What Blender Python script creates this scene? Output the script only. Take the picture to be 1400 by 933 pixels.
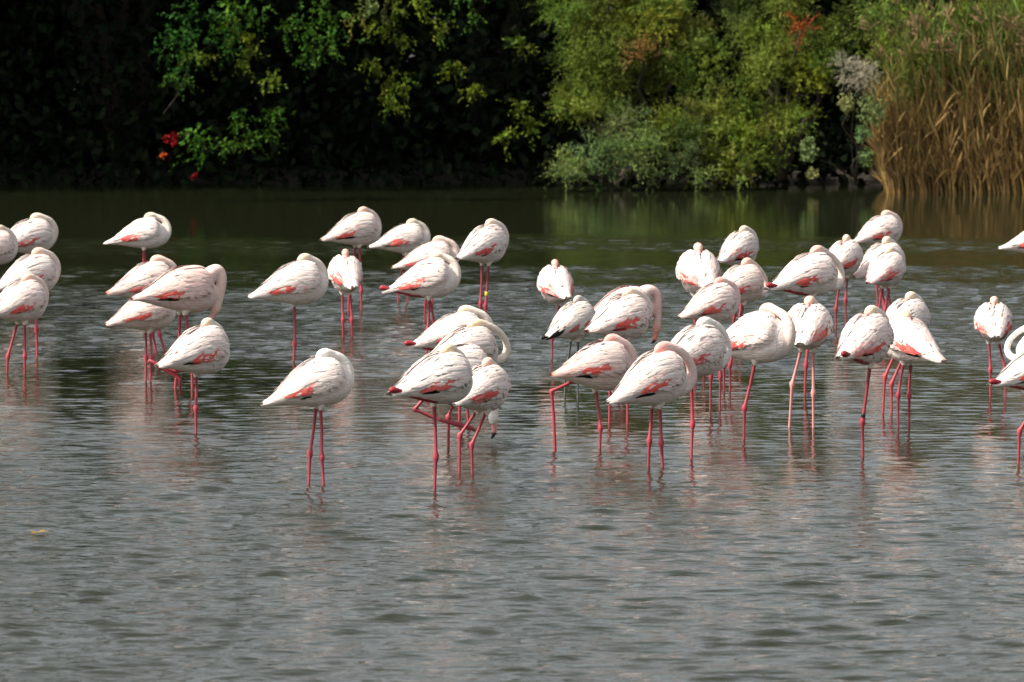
import bpy, bmesh, math, random
import numpy as np
from mathutils import Vector, Matrix

for o in list(bpy.data.objects): bpy.data.objects.remove(o)
SC = bpy.context.scene
COL = SC.collection

# ------------------------------------------------------------------ camera, sky, sun, exposure
PW, PH = 1400.0, 933.0                      # photograph pixels
FOC = 200.0
FPX = FOC / 36.0 * PW
CAMH = 3.8
HORIZON = -90.0
PITCH = math.atan((PH / 2 - HORIZON) / FPX)
cd = bpy.data.cameras.new('camera'); cam = bpy.data.objects.new('camera', cd); COL.objects.link(cam)
cd.lens = FOC; cd.sensor_width = 36.0; cd.clip_start = 0.5; cd.clip_end = 6000
cam.location = (0, 0, CAMH); cam.rotation_euler = (math.pi / 2 - PITCH, 0, 0)
cd.dof.use_dof = True; cd.dof.focus_distance = 43.0; cd.dof.aperture_fstop = 5.6
SC.camera = cam

SUN_EL, SUN_AZ = math.radians(47), math.radians(180 + 68)     # azimuth clockwise from +Y
wd = bpy.data.worlds.new('World'); SC.world = wd; wd.use_nodes = True
nt = wd.node_tree; bg = nt.nodes['Background']
sky = nt.nodes.new('ShaderNodeTexSky'); sky.sky_type = 'NISHITA'; sky.sun_disc = False
sky.sun_elevation = SUN_EL; sky.sun_rotation = SUN_AZ; sky.dust_density = 4.0; sky.air_density = 1.0; sky.ozone_density = 1.0
hs = nt.nodes.new('ShaderNodeHueSaturation'); hs.inputs['Saturation'].default_value = .29      # thin high haze takes the blue down
nt.links.new(sky.outputs[0], hs.inputs['Color']); nt.links.new(hs.outputs[0], bg.inputs['Color']); bg.inputs['Strength'].default_value = 0.15
SUNDIR = Vector((math.sin(SUN_AZ) * math.cos(SUN_EL), math.cos(SUN_AZ) * math.cos(SUN_EL), math.sin(SUN_EL)))
ld = bpy.data.lights.new('sun', 'SUN'); ld.energy = 4.5; ld.angle = math.radians(0.53); ld.color = (1, 0.925, 0.81)
sun = bpy.data.objects.new('sun', ld); COL.objects.link(sun)
sun.rotation_euler = (-SUNDIR).to_track_quat('-Z', 'Y').to_euler(); sun.location = (-20, -20, 30)
SC.view_settings.view_transform = 'Standard'; SC.view_settings.look = 'None'
SC.view_settings.exposure = 0.58; SC.view_settings.gamma = 1.0

# ------------------------------------------------------------------ helpers
CP, SP = math.cos(PITCH), math.sin(PITCH)
def ray(px, py):
    a = (px - PW / 2) / FPX; b = -(py - PH / 2) / FPX
    return Vector((a, CP + b * SP, -SP + b * CP))
def on_water(px, py):
    d = ray(px, py); t = -CAMH / d.z
    return Vector((d.x * t, d.y * t, 0))
def at_depth(px, py, Y):
    d = ray(px, py); t = Y / d.y
    return Vector((d.x * t, Y, CAMH + d.z * t))
def project(P):
    P = np.asarray(P, float); dx = P[..., 0]; dy = P[..., 1]; dz = P[..., 2] - CAMH
    dep = dy * CP - dz * SP; up = dy * SP + dz * CP
    return PW / 2 + FPX * dx / dep, PH / 2 - FPX * up / dep

def tag(o, label=None, cat=None, group=None, kind=None):
    for k, v in (('label', label), ('category', cat), ('group', group), ('kind', kind)):
        if v: o[k] = v
    return o
def empty(name, loc, rz=0.0):
    o = bpy.data.objects.new(name, None); COL.objects.link(o); o.location = loc; o.rotation_euler = (0, 0, rz)
    o.empty_display_size = 0.1
    return o
def link(name, me, mats, parent=None):
    o = bpy.data.objects.new(name, me); COL.objects.link(o)
    for m in (mats if isinstance(mats, (list, tuple)) else [mats]): me.materials.append(m)
    if parent: o.parent = parent
    return o
def mesh_np(name, V, F, cols=None, smooth=True, matidx=None):
    """V (n,3), F (m,k) fixed k"""
    V = np.asarray(V, np.float32); F = np.asarray(F, np.int32); m, k = F.shape
    me = bpy.data.meshes.new(name)
    me.vertices.add(len(V)); me.vertices.foreach_set('co', V.ravel())
    me.loops.add(m * k); me.loops.foreach_set('vertex_index', F.ravel())
    me.polygons.add(m); me.polygons.foreach_set('loop_start', np.arange(0, m * k, k, dtype=np.int32))
    try: me.polygons.foreach_set('loop_total', np.full(m, k, np.int32))
    except Exception: pass
    me.polygons.foreach_set('use_smooth', np.full(m, smooth, bool))
    if matidx is not None: me.polygons.foreach_set('material_index', np.asarray(matidx, np.int32))
    if cols is not None:
        a = me.color_attributes.new('col', 'FLOAT_COLOR', 'POINT')
        c = np.ones((len(V), 4), np.float32); c[:, :3] = cols
        a.data.foreach_set('color', c.ravel())
    me.update(calc_edges=True); me.validate()
    return me
def hermite(xs, ys, x):
    xs = np.asarray(xs, float); ys = np.asarray(ys, float); x = np.asarray(x, float)
    m = np.gradient(ys, xs, axis=0)
    i = np.clip(np.searchsorted(xs, x) - 1, 0, len(xs) - 2)
    h = xs[i + 1] - xs[i]; t = (x - xs[i]) / h
    if ys.ndim > 1: t = t[..., None]; h = h[..., None]
    t = np.clip(t, 0, 1)
    return (2*t**3-3*t**2+1)*ys[i] + (t**3-2*t**2+t)*h*m[i] + (-2*t**3+3*t**2)*ys[i+1] + (t**3-t**2)*h*m[i+1]
def tube(path, rad, n=10, caps=True, flat=None):
    """path (k,3), rad (k,) -> V, F(quads)."""
    P = np.asarray(path, float); k = len(P); R = np.asarray(rad, float)
    T = np.gradient(P, axis=0); T /= np.linalg.norm(T, axis=1)[:, None] + 1e-9
    up = np.array([0, 1, 0.0])
    if abs(T[:, 1]).mean() > .8: up = np.array([0, 0, 1.0])
    V = []
    for i in range(k):
        a = np.cross(T[i], up); a /= np.linalg.norm(a) + 1e-9; b = np.cross(a, T[i])
        an = np.linspace(0, 2 * np.pi, n, endpoint=False)
        fa = 1.0 if flat is None else flat
        V.append(P[i] + R[i] * (np.cos(an)[:, None] * a + np.sin(an)[:, None] * b * fa))
    V = np.concatenate(V); F = []
    for i in range(k - 1):
        for j in range(n):
            F.append((i*n+j, i*n+(j+1) % n, (i+1)*n+(j+1) % n, (i+1)*n+j))
    if caps:
        c0 = len(V); V = np.vstack([V, P[0] - T[0] * R[0] * .5, P[-1] + T[-1] * R[-1] * .5])
        for j in range(0, n, 2):
            F.append((c0, (j + 2) % n, (j + 1) % n, j))
            e = (k - 1) * n
            F.append((c0 + 1, e + j, e + (j + 1) % n, e + (j + 2) % n))
    return V, np.array(F)
def grid_faces(nx, ny):
    i = np.arange(nx - 1)[None, :] + nx * np.arange(ny - 1)[:, None]
    return np.stack([i, i + 1, i + nx + 1, i + nx], -1).reshape(-1, 4)
def smoothstep(a, b, x):
    t = np.clip((np.asarray(x, float) - a) / (b - a), 0, 1); return t * t * (3 - 2 * t)

# ------------------------------------------------------------------ materials
def new_mat(name):
    m = bpy.data.materials.new(name); m.use_nodes = True
    t = m.node_tree; return m, t, t.nodes['Principled BSDF'], t.nodes, t.links
def mapped_noise(N, L, scale, nscale, detail=3, coord='Object'):
    tc = N.new('ShaderNodeTexCoord'); mp = N.new('ShaderNodeMapping'); mp.inputs['Scale'].default_value = scale
    L.new(tc.outputs[coord], mp.inputs[0]); n = N.new('ShaderNodeTexNoise'); n.inputs['Scale'].default_value = nscale
    n.inputs['Detail'].default_value = detail; L.new(mp.outputs[0], n.inputs['Vector']); return n
def mat_plumage():
    m, t, b, N, L = new_mat('plumage')
    at = N.new('ShaderNodeAttribute'); at.attribute_name = 'col'
    n = mapped_noise(N, L, (5, 26, 26), 3.0, 4)
    mr = N.new('ShaderNodeMapRange'); mr.inputs['From Min'].default_value = .3; mr.inputs['From Max'].default_value = .7
    mr.inputs['To Min'].default_value = .86; mr.inputs['To Max'].default_value = 1.05
    L.new(n.outputs['Fac'], mr.inputs['Value'])
    mx = N.new('ShaderNodeMixRGB'); mx.blend_type = 'MULTIPLY'; mx.inputs[0].default_value = 1
    L.new(at.outputs['Color'], mx.inputs[1]); L.new(mr.outputs[0], mx.inputs[2])
    L.new(mx.outputs[0], b.inputs['Base Color'])
    b.inputs['Roughness'].default_value = .8; b.inputs['Specular IOR Level'].default_value = .15
    bp = N.new('ShaderNodeBump'); bp.inputs['Strength'].default_value = .45; bp.inputs['Distance'].default_value = .012
    L.new(n.outputs['Fac'], bp.inputs['Height']); L.new(bp.outputs[0], b.inputs['Normal'])
    return m
def mat_attr(name, rough=.5, spec=.3, vmin=.8, vmax=1.1, nsc=30):
    m, t, b, N, L = new_mat(name)
    at = N.new('ShaderNodeAttribute'); at.attribute_name = 'col'
    n = mapped_noise(N, L, (1, 1, 1), nsc, 3)
    mr = N.new('ShaderNodeMapRange'); mr.inputs['To Min'].default_value = vmin; mr.inputs['To Max'].default_value = vmax
    L.new(n.outputs['Fac'], mr.inputs['Value'])
    mx = N.new('ShaderNodeMixRGB'); mx.blend_type = 'MULTIPLY'; mx.inputs[0].default_value = 1
    L.new(at.outputs['Color'], mx.inputs[1]); L.new(mr.outputs[0], mx.inputs[2])
    L.new(mx.outputs[0], b.inputs['Base Color'])
    b.inputs['Roughness'].default_value = rough; b.inputs['Specular IOR Level'].default_value = spec
    return m
def mat_leaf(name, transl=.3):
    m, t, b, N, L = new_mat(name)
    at = N.new('ShaderNodeAttribute'); at.attribute_name = 'col'
    L.new(at.outputs['Color'], b.inputs['Base Color']); b.inputs['Roughness'].default_value = .7; b.inputs['Specular IOR Level'].default_value = .08
    tr = N.new('ShaderNodeBsdfTranslucent'); L.new(at.outputs['Color'], tr.inputs['Color'])
    mix = N.new('ShaderNodeMixShader'); mix.inputs[0].default_value = transl
    L.new(b.outputs[0], mix.inputs[1]); L.new(tr.outputs[0], mix.inputs[2]); L.new(mix.outputs[0], N['Material Output'].inputs['Surface'])
    return m
def mat_water():
    m, t, b, N, L = new_mat('lake_water')
    b.inputs['Base Color'].default_value = (.014, .017, .0075, 1); b.inputs['IOR'].default_value = 1.333
    n1 = mapped_noise(N, L, (.4, 1, 1), 21, 3); n2 = mapped_noise(N, L, (.3, 1, 1), 8.0, 2)
    at = N.new('ShaderNodeAttribute'); at.attribute_name = 'col'          # how ruffled the surface is
    ro = N.new('ShaderNodeMapRange'); ro.inputs['To Min'].default_value = .04; ro.inputs['To Max'].default_value = .06
    L.new(at.outputs['Fac'], ro.inputs['Value']); L.new(ro.outputs[0], b.inputs['Roughness'])
    ad = N.new('ShaderNodeMath'); ad.operation = 'MULTIPLY_ADD'; ad.inputs[1].default_value = 1.6
    L.new(n2.outputs['Fac'], ad.inputs[0]); L.new(n1.outputs['Fac'], ad.inputs[2])
    st = N.new('ShaderNodeMath'); st.operation = 'MULTIPLY'; st.inputs[1].default_value = .7; L.new(at.outputs['Fac'], st.inputs[0])
    bp = N.new('ShaderNodeBump'); bp.inputs['Distance'].default_value = .012
    L.new(ad.outputs[0], bp.inputs['Height']); L.new(st.outputs[0], bp.inputs['Strength']); L.new(bp.outputs[0], b.inputs['Normal'])
    return m
def mat_ground():
    m, t, b, N, L = new_mat('mud')
    n = mapped_noise(N, L, (1, 1, 1), 2.5, 6)
    cr = N.new('ShaderNodeValToRGB'); cr.color_ramp.elements[0].color = (.010, .008, .005, 1); cr.color_ramp.elements[1].color = (.035, .027, .017, 1)
    L.new(n.outputs['Fac'], cr.inputs[0]); L.new(cr.outputs[0], b.inputs['Base Color']); b.inputs['Roughness'].default_value = .9
    bp = N.new('ShaderNodeBump'); bp.inputs['Strength'].default_value = .6; L.new(n.outputs['Fac'], bp.inputs['Height']); L.new(bp.outputs[0], b.inputs['Normal'])
    return m
def mat_bark():
    m, t, b, N, L = new_mat('bark')
    n = mapped_noise(N, L, (8, 8, 1.2), 3, 5)
    cr = N.new('ShaderNodeValToRGB'); cr.color_ramp.elements[0].color = (.02, .015, .01, 1); cr.color_ramp.elements[1].color = (.09, .07, .05, 1)
    L.new(n.outputs['Fac'], cr.inputs[0]); L.new(cr.outputs[0], b.inputs['Base Color']); b.inputs['Roughness'].default_value = .9
    bp = N.new('ShaderNodeBump'); bp.inputs['Strength'].default_value = .7; L.new(n.outputs['Fac'], bp.inputs['Height']); L.new(bp.outputs[0], b.inputs['Normal'])
    return m
M_PLUME = mat_plumage(); M_SKIN = mat_attr('leg_skin', .45, .35, .75, 1.15, 60); M_BILL = mat_attr('bill_horn', .35, .4, .85, 1.1, 40)
M_LEAF = mat_leaf('leaf'); M_REED = mat_leaf('reed', .2); M_WATER = mat_water(); M_GROUND = mat_ground(); M_BARK = mat_bark()

# ------------------------------------------------------------------ the flock: data read from the photograph
# bbox = pixels of the body with the tucked head (x0, head top, x1, belly at the legs); fy = pixel row where the legs enter the water
# legs: ('s', foot px, hock px, hock py) standing; ('b', [(px,py)...]) bent; 'k' hock of the folded leg showing behind the tail
W_, P_, O_ = 'white', 'pink', 'orange'
B = []
def bird(bbox, fy, yaw, neck, legs, label, pink=.25, red=.7, head='cream', tail=W_, nside=-1, ring=None, young=False, k=None, stain=0.0, pit=7.0):
    B.append(dict(bbox=bbox, fy=fy, yaw=yaw, neck=neck, legs=legs, label=label, pink=pink, red=red, head=head, tail=tail,
                  nside=nside, ring=ring, young=young, k=k, stain=stain, pit=pit))
RA, RT = 'RA', 'RT'
bird((-52,305,18,360), 440, 38, 'tight', [('s',-14),('s',-4)], 'flamingo overlapping the tail of a white sleeping flamingo by the black shade', .35, .5)
bird((-6,290,77,345), 420, RA, 'tight', [('s',38),('s',46)], 'white sleeping flamingo with small red wing spot, its tail covered by a neighbour', .2, .6)
bird((-8,337,82,400), 487, RA, 'tight', [('s',51,50,450)], 'white flamingo behind the plump red-streaked one, a single leg showing', .15, .6, 'peach')
bird((-8,376,54,438), 511, 48, 'tight', [('s',9,11,487),('s',34,34,487)], 'plump flamingo with long red wing streak, two legs planted, head ball on its back', .3, .95, 'peach')
bird((146,288,232,338), 412, RA, 'tight', [('s',195),('s',203)], 'lone white flamingo against the black shade above the group with the bent leg bird', .12, .5)
bird((146,349,244,410), 482, RA, 'tight', [('s',216),('s',228)], 'flamingo with orange tail tip, half hidden by a pink one with hanging neck', .4, .5, 'peach', O_)
bird((185,352,290,424), 531, RA, 'breast', [('s',239,243,492),('s',263,262,492)], 'pink flamingo with its neck hanging down in front of its breast', .75, .8, 'peach', P_, pit=12)
bird((145,388,240,450), 521, RA, 'tight', [('s',199,200,488),('s',205,207,488)], 'flamingo tucked under the tail of the pink one with hanging neck', .45, .55, 'cream', P_)
bird((217,437,312,509), 592, RA, 'tight', [('s',268,268,558),('b',[(238,508),(203,493),(246,517),(247,540)])], 'white flamingo standing on one leg, the other drawn up with the foot dangling behind', .15, .75, pit=9)
bird((343,349,447,414), 495, RA, 'tight', [('s',401,403,470)], 'white flamingo on a single leg beside the rear-facing bird with two thin legs', .12, .8, 'cream', W_)
bird((360,475,488,553), 662, RA, 'tight', [('s',422,424,620),('s',443,440,625)], 'big white flamingo with two legs planted in open water, ruffled back plumes', .12, .6, 'white', W_, pit=1)
bird((443,282,520,334), 425, RA, 'tight', [('s',476),('s',494,494,398)], 'flamingo with big red wing patch and a white ring on its leg', .35, .95, 'peach', P_, ring=(1, (.8,.8,.78), .3))
bird((447,341,497,398), 460, 102, 'tight', [('s',469,469,437),('s',482,481,437)], 'small rear-facing flamingo on two thin legs, pink head ball in the middle of its back', .4, .7, 'pink')
bird((508,298,586,345), 415, RA, 'tight', [('s',544),('s',558)], 'white flamingo between the white-ringed bird and the yellow-ringed bird', .2, .8)
bird((541,321,627,372), 440, RA, 'tight', [('s',580),('s',592)], 'flamingo half hidden behind the orange-winged one with the red hock, orange tail end', .35, .4, 'peach', P_)
bird((524,345,631,405), 500, RA, 'tight', [('s',583,585,450),('s',592,595,452),'k'], 'flamingo with orange coverts and a red hock sticking out behind, two dark legs', .25, 1.0)
bird((624,301,697,358), 462, RA, 'tight', [('s',656,657,415),('s',664,664,418)], 'white flamingo wearing a yellow ring on its leg', .12, .6, 'cream', ring=(1, (.75,.6,.03), .42))
bird((562,416,672,482), 537, RA, 'tight', [('s',618),('s',628),'k'], 'white flamingo at the top of the overlapping stack, dark red hock behind its tail', .1, .1)
bird((578,433,697,505), 575, RA, 'loop', [('s',628),('s',640)], 'white flamingo with a looped bare neck beyond the stack of bodies', .1, .15, 'yellow', stain=.5)
bird((558,464,670,543), 612, RA, 'feed', [('s',613,613,570),('b',[(588,535),(567,560),(600,574),(644,585),(650,589)])], 'flamingo with its head hanging low, black-tipped pink bill, one leg lifted and bent', .1, .2, 'white')
bird((620,487,688,560), 648, 58, 'tight', [('s',628,629,595),('s',646,645,608)], 'small plump flamingo tucked beside the one-legged grey-white one, feeding head below its breast', .2, .5, 'peach')
bird((530,465,648,549), 672, RA, 'tight', [('s',594,596,625),'k'], 'greyish white flamingo on one long leg, yellowish head, red hock jutting past its tail', .1, .85, 'yellow', stain=.15)
bird((735,357,785,413), 492, 105, 'tight', [('s',755,755,462)], 'rear-facing flamingo alone behind the black-tailed young bird, red tail patches', .4, .9, 'pink')
bird((750,405,812,462), 545, 52, 'tight', [('s',772,773,512),('s',790,790,516)], 'young grey-legged flamingo with a black wing tip', .05, .15, 'grey', young=True, pit=5)
bird((800,381,886,447), 530, 20, 'hang', [('s',838),('s',850)], 'pink flamingo bending its whole neck down beside its breast, orange bill', .75, .95, 'pink', O_, pit=3)
bird((812,390,880,462), 579, 50, 'tight', [('s',833,834,520),('s',858,858,525)], 'flamingo in front of the bird with the bent-down neck, fanned pink tail', .3, .95, 'cream', P_)
bird((755,458,868,530), 615, RA, 'tight', [('s',820,821,585),('b',[(787,520),(754,535),(757,570),(759,620)])], 'flamingo striding with one leg stretched back, pink head sunk in its plumes', .45, .9, 'pink', O_, pit=15)
bird((832,472,958,551), 638, RA, 'loose', [('s',886,888,602),('s',907,904,605)], 'flamingo with a thick folded neck bulging in front, two close legs', .3, .95, 'pink', W_, pit=2)
bird((912,434,988,512), 628, 50, 'loose', [('s',945,947,580)], 'flamingo with bright red shoulder block behind the bird with the bulging neck', .15, .95, 'white')
bird((927,377,1016,438), 560, RA, 'tight', [('s',971,972,515),('s',984,985,515)], 'flamingo with pink tail and red wing edge behind the red-shouldered one', .35, .9, 'pink', P_)
bird((965,352,1055,412), 535, RA, 'loop', [('s',990,990,500),('s',998,998,500)], 'flamingo with a coiled neck showing behind the pink-tailed one', .3, .5, 'peach')
bird((930,334,982,400), 500, 100, 'tight', [('s',951),('s',962)], 'rear-facing flamingo behind the pink-tailed one', .35, .7, 'peach', P_)
bird((980,311,1039,364), 470, RA, 'tight', [('s',1003),('s',1012)], 'flamingo dozing behind the coiled-neck bird, red wing base', .2, .7)
bird((985,416,1070,492), 600, -28, 'tight', [('s',1017,1018,558)], 'flamingo with cream neck wrapped over its breast, single sturdy leg, red flank patch', .25, .85, 'peach', nside=-1)
bird((1050,336,1157,402), 540, RA, 'loop', [('s',1100,1102,500),'k'], 'flamingo with rounded neck loop and dark hock behind its tail, behind the wide-stance bird', .15, .7, 'peach')
bird((1077,404,1135,475), 584, 80, 'tight', [('s',1079,1083,525),('s',1112,1112,538)], 'rear-facing flamingo on two pale widely set legs', .25, .95, 'peach')
bird((1126,320,1177,375), 450, 62, 'tight', [('s',1143,1143,422),('s',1157,1156,410)], 'flamingo beyond the neck loop bird, two thin legs apart', .2, .6)
bird((1165,286,1237,335), 420, RA, 'tight', [('s',1200),('s',1208)], 'flamingo sleeping in front of the reed reflection, pink tail', .3, .8, 'peach', P_)
bird((1163,322,1240,383), 445, RA, 'tight', [('s',1217),('s',1224)], 'flamingo almost hidden behind its twin, a second head above', .25, .5, 'cream', P_)
bird((1182,337,1239,390), 460, RA, 'tight', [('s',1197),('s',1204)], 'flamingo with tidy round body covering its twin, scarlet wing bar', .25, .95, 'cream', P_)
bird((1200,398,1272,465), 565, RA, 'tight', [('s',1207,1210,515),('s',1219,1219,525)], 'grey-backed flamingo behind the one facing the other way', .1, .3, 'cream', stain=.35)
bird((1212,425,1280,493), 585, 128, 'tight', [('s',1228,1228,540),('s',1243,1243,540)], 'flamingo turned the other way, its tail toward the reed side', .25, .8, 'yellow', P_, nside=1, pit=2)
bird((1140,416,1224,496), 625, RA, 'tight', [('s',1180,1179,577),'k'], 'round flamingo on one leg wearing a black ring, dark red hock at its tail', .25, .95, 'cream', ring=(0, (.01,.01,.01), .56))
bird((1369,298,1455,348), 440, RA, 'tight', [('s',1415),('s',1422)], 'flamingo showing only its tail above bare water', .15, .3)
bird((1337,406,1384,465), 543, 88, 'tight', [('s',1354,1354,505),('s',1375,1374,505)], 'rear-facing flamingo beside the curled neck, broad pink tail band', .25, 1.0, 'peach')
bird((1357,458,1470,532), 635, RA, 'tight', [('s',1392,1394,590),'k'], 'cut-off flamingo on one leg in front of the curled neck, dark hock behind', .1, .6, 'yellow', stain=.2)
bird((1380,430,1490,500), 592, 165, 'loop', [('s',1440),('s',1450)], 'flamingo showing only a curled white neck', .1, .3, 'white', k=.84)
bird((1406,362,1500,422), 500, RA, 'tight', [('s',1450),('s',1460),'k'], 'flamingo showing only a pink hock', .2, .5)

# ------------------------------------------------------------------ flamingo anatomy (metres, origin where the legs leave the belly, +x forward)
TX = [-.47,-.43,-.39,-.34,-.28,-.2,-.1,0,.08,.15,.2,.235,.252]
TT = [.0,.016,.038,.077,.13,.205,.278,.318,.324,.298,.256,.208,.175]
TB = [-.02,-.012,-.004,-.002,-.004,-.008,-.014,-.018,-.010,.012,.046,.092,.125]
TW = [.012,.03,.042,.056,.075,.1,.126,.142,.142,.122,.092,.058,.025]
def torso(x): return hermite(TX, TT, x), hermite(TX, TB, x), hermite(TX, TW, x)
def surf(x, th, off=0.0):
    x = np.asarray(x, float); th = np.asarray(th, float)
    a, b, w = torso(np.clip(x, -.47, .252)); zc, hh = (a + b) / 2, (a - b) / 2
    s, c = np.sin(th), np.cos(th)
    # a slight keel: back narrower than the belly line
    wy = (w + off) * np.sign(s) * np.abs(s) ** .92
    return np.stack([x, wy, zc + (hh + off) * c], -1)
NECKS = {
 'tight': ([(.10,0,.10),(.17,0,.105),(.222,.4,.15),(.241,.8,.212),(.228,1.0,.278),(.176,.95,.338),(.10,.7,.366),(.05,.3,.372),(.012,.1,.362),(-.018,0,.338)],
           [.08,.07,.052,.042,.037,.033,.031,.039,.037,.022]),
 'loose': ([(.12,0,.12),(.19,0,.10),(.255,.4,.105),(.295,.8,.155),(.29,1,.225),(.245,1.1,.295),(.18,1.0,.345),(.11,.6,.37),(.055,.3,.374),(.014,.1,.362),(-.016,0,.338)],
           [.08,.07,.05,.043,.036,.032,.030,.031,.038,.036,.022]),
 'loop':  ([(.13,0,.13),(.195,0,.095),(.26,.3,.085),(.315,.6,.115),(.335,.8,.18),(.31,.9,.25),(.25,1,.31),(.18,.95,.35),(.11,.6,.372),(.055,.3,.376),(.014,.1,.362),(-.016,0,.338)],
           [.08,.062,.041,.033,.029,.027,.0265,.027,.03,.039,.036,.022]),
 'breast':([(.10,0,.22),(.165,0,.30),(.215,.3,.35),(.252,.7,.325),(.268,.9,.26),(.27,.9,.18),(.268,.7,.10),(.262,.5,.05),(.255,.4,.015)],
           [.08,.064,.05,.043,.04,.037,.036,.039,.024]),
 'hang':  ([(.10,0,.24),(.17,0,.30),(.225,0,.315),(.275,0,.28),(.29,0,.2),(.292,0,.11),(.292,0,.03),(.288,0,-.01),(.283,0,-.05)],
           [.08,.062,.047,.04,.037,.034,.034,.037,.024]),
 'feed':  ([(.10,0,.2),(.18,0,.2),(.26,0,.19),(.31,0,.14),(.325,0,.06),(.322,0,-.02),(.318,0,-.075),(.318,0,-.115),(.324,0,-.15)],
           [.08,.06,.045,.037,.033,.031,.032,.037,.024]),
}
BILLS = {  # path continues from the head; radii
 'tight': ([(.0,0,.352),(-.025,0,.328),(-.05,0,.298),(-.07,0,.27)], [.017,.016,.013,.006]),
 'loose': ([(.0,0,.352),(-.025,0,.328),(-.05,0,.298),(-.07,0,.27)], [.017,.016,.013,.006]),
 'loop':  ([(.0,0,.352),(-.025,0,.328),(-.05,0,.298),(-.07,0,.27)], [.017,.016,.013,.006]),
 'breast':([(.258,.016,.03),(.248,.014,-.01),(.23,.01,-.035),(.206,.008,-.042)], [.018,.018,.014,.005]),
 'hang':  ([(.285,0,-.03),(.282,0,-.075),(.272,0,-.112),(.25,0,-.135)], [.02,.02,.016,.006]),
 'feed':  ([(.322,0,-.13),(.335,0,-.175),(.338,0,-.215),(.322,0,-.25)], [.019,.02,.016,.005]),
}
HEADC = {'cream': (.76,.60,.43), 'peach': (.77,.49,.38), 'pink': (.76,.37,.32), 'white': (.82,.78,.72), 'yellow': (.80,.63,.40), 'grey': (.45,.42,.38)}
WHITE = np.array([.795,.745,.695]); PINK = np.array([.80,.47,.41]); RED = np.array([.64,.05,.045]); ORANGE = np.array([.86,.33,.22]); BLACK = np.array([.012,.01,.01])
LEGC = np.array([.37,.05,.068])

def neck_path(b):
    P, R = NECKS[b['neck']]; P = np.array(P, float); P[:, 1] *= .042 * b['nside'] * b.get('nv', 1)
    R = np.array(R, float)
    t = np.linspace(0, 1, len(P)); tt = np.linspace(0, 1, 34)
    return hermite(t, P, tt), hermite(t, R, tt)

def torso_mesh():
    xs = np.array([-.395,-.37,-.34,-.3,-.25,-.2,-.15,-.1,-.05,0,.04,.08,.12,.15,.18,.2,.22,.235,.247])
    th = np.linspace(0, 2 * np.pi, 24, endpoint=False)
    V = np.concatenate([surf(np.full(24, x), th) for x in xs]); F = []
    k = len(xs)
    for i in range(k - 1):
        for j in range(24): F.append((i*24+j, i*24+(j+1) % 24, (i+1)*24+(j+1) % 24, (i+1)*24+j))
    c = len(V); V = np.vstack([V, [[-.402, 0, -.0]], [[.251, 0, .175]]])
    for j in range(0, 24, 2):
        F.append((c, j, (j+1) % 24, (j+2) % 24)); e = (k-1)*24; F.append((c+1, e+(j+2) % 24, e+(j+1) % 24, e+j))
    return V, np.array(F)
TORSO = torso_mesh()
tmp_col = bpy.data.collections.new('tmp'); COL.children.link(tmp_col)

def cat(parts):
    Vs, Fs, n = [], [], 0
    for V, F in parts:
        Vs.append(V); Fs.append(np.asarray(F) + n); n += len(V)
    return np.concatenate(Vs), np.concatenate(Fs)

def remesh(V, F, voxel):
    me = mesh_np('tmp', V, F); o = bpy.data.objects.new('tmp', me); tmp_col.objects.link(o)
    m = o.modifiers.new('r', 'REMESH'); m.mode = 'VOXEL'; m.voxel_size = voxel
    s = o.modifiers.new('s', 'SMOOTH'); s.factor = .5; s.iterations = 2
    dg = bpy.context.evaluated_depsgraph_get(); ev = o.evaluated_get(dg); r = ev.to_mesh()
    nv = len(r.vertices); VV = np.empty(nv * 3, np.float32); r.vertices.foreach_get('co', VV)
    npoly = len(r.polygons); FF = np.empty(len(r.loops), np.int32); r.loops.foreach_get('vertex_index', FF)
    ok = len(FF) == npoly * 4
    VV = VV.reshape(-1, 3); FF = FF.reshape(-1, 4) if ok else None
    ev.to_mesh_clear(); bpy.data.objects.remove(o); bpy.data.meshes.remove(me)
    return VV, FF

def smooth_noise(P, seed, f):
    r = np.random.RandomState(seed); v = np.zeros(len(P))
    for i in range(6):
        k = r.normal(size=3) * f; v += np.sin(P @ k + r.uniform(0, 6.28))
    return v / 6 * 1.6

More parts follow.
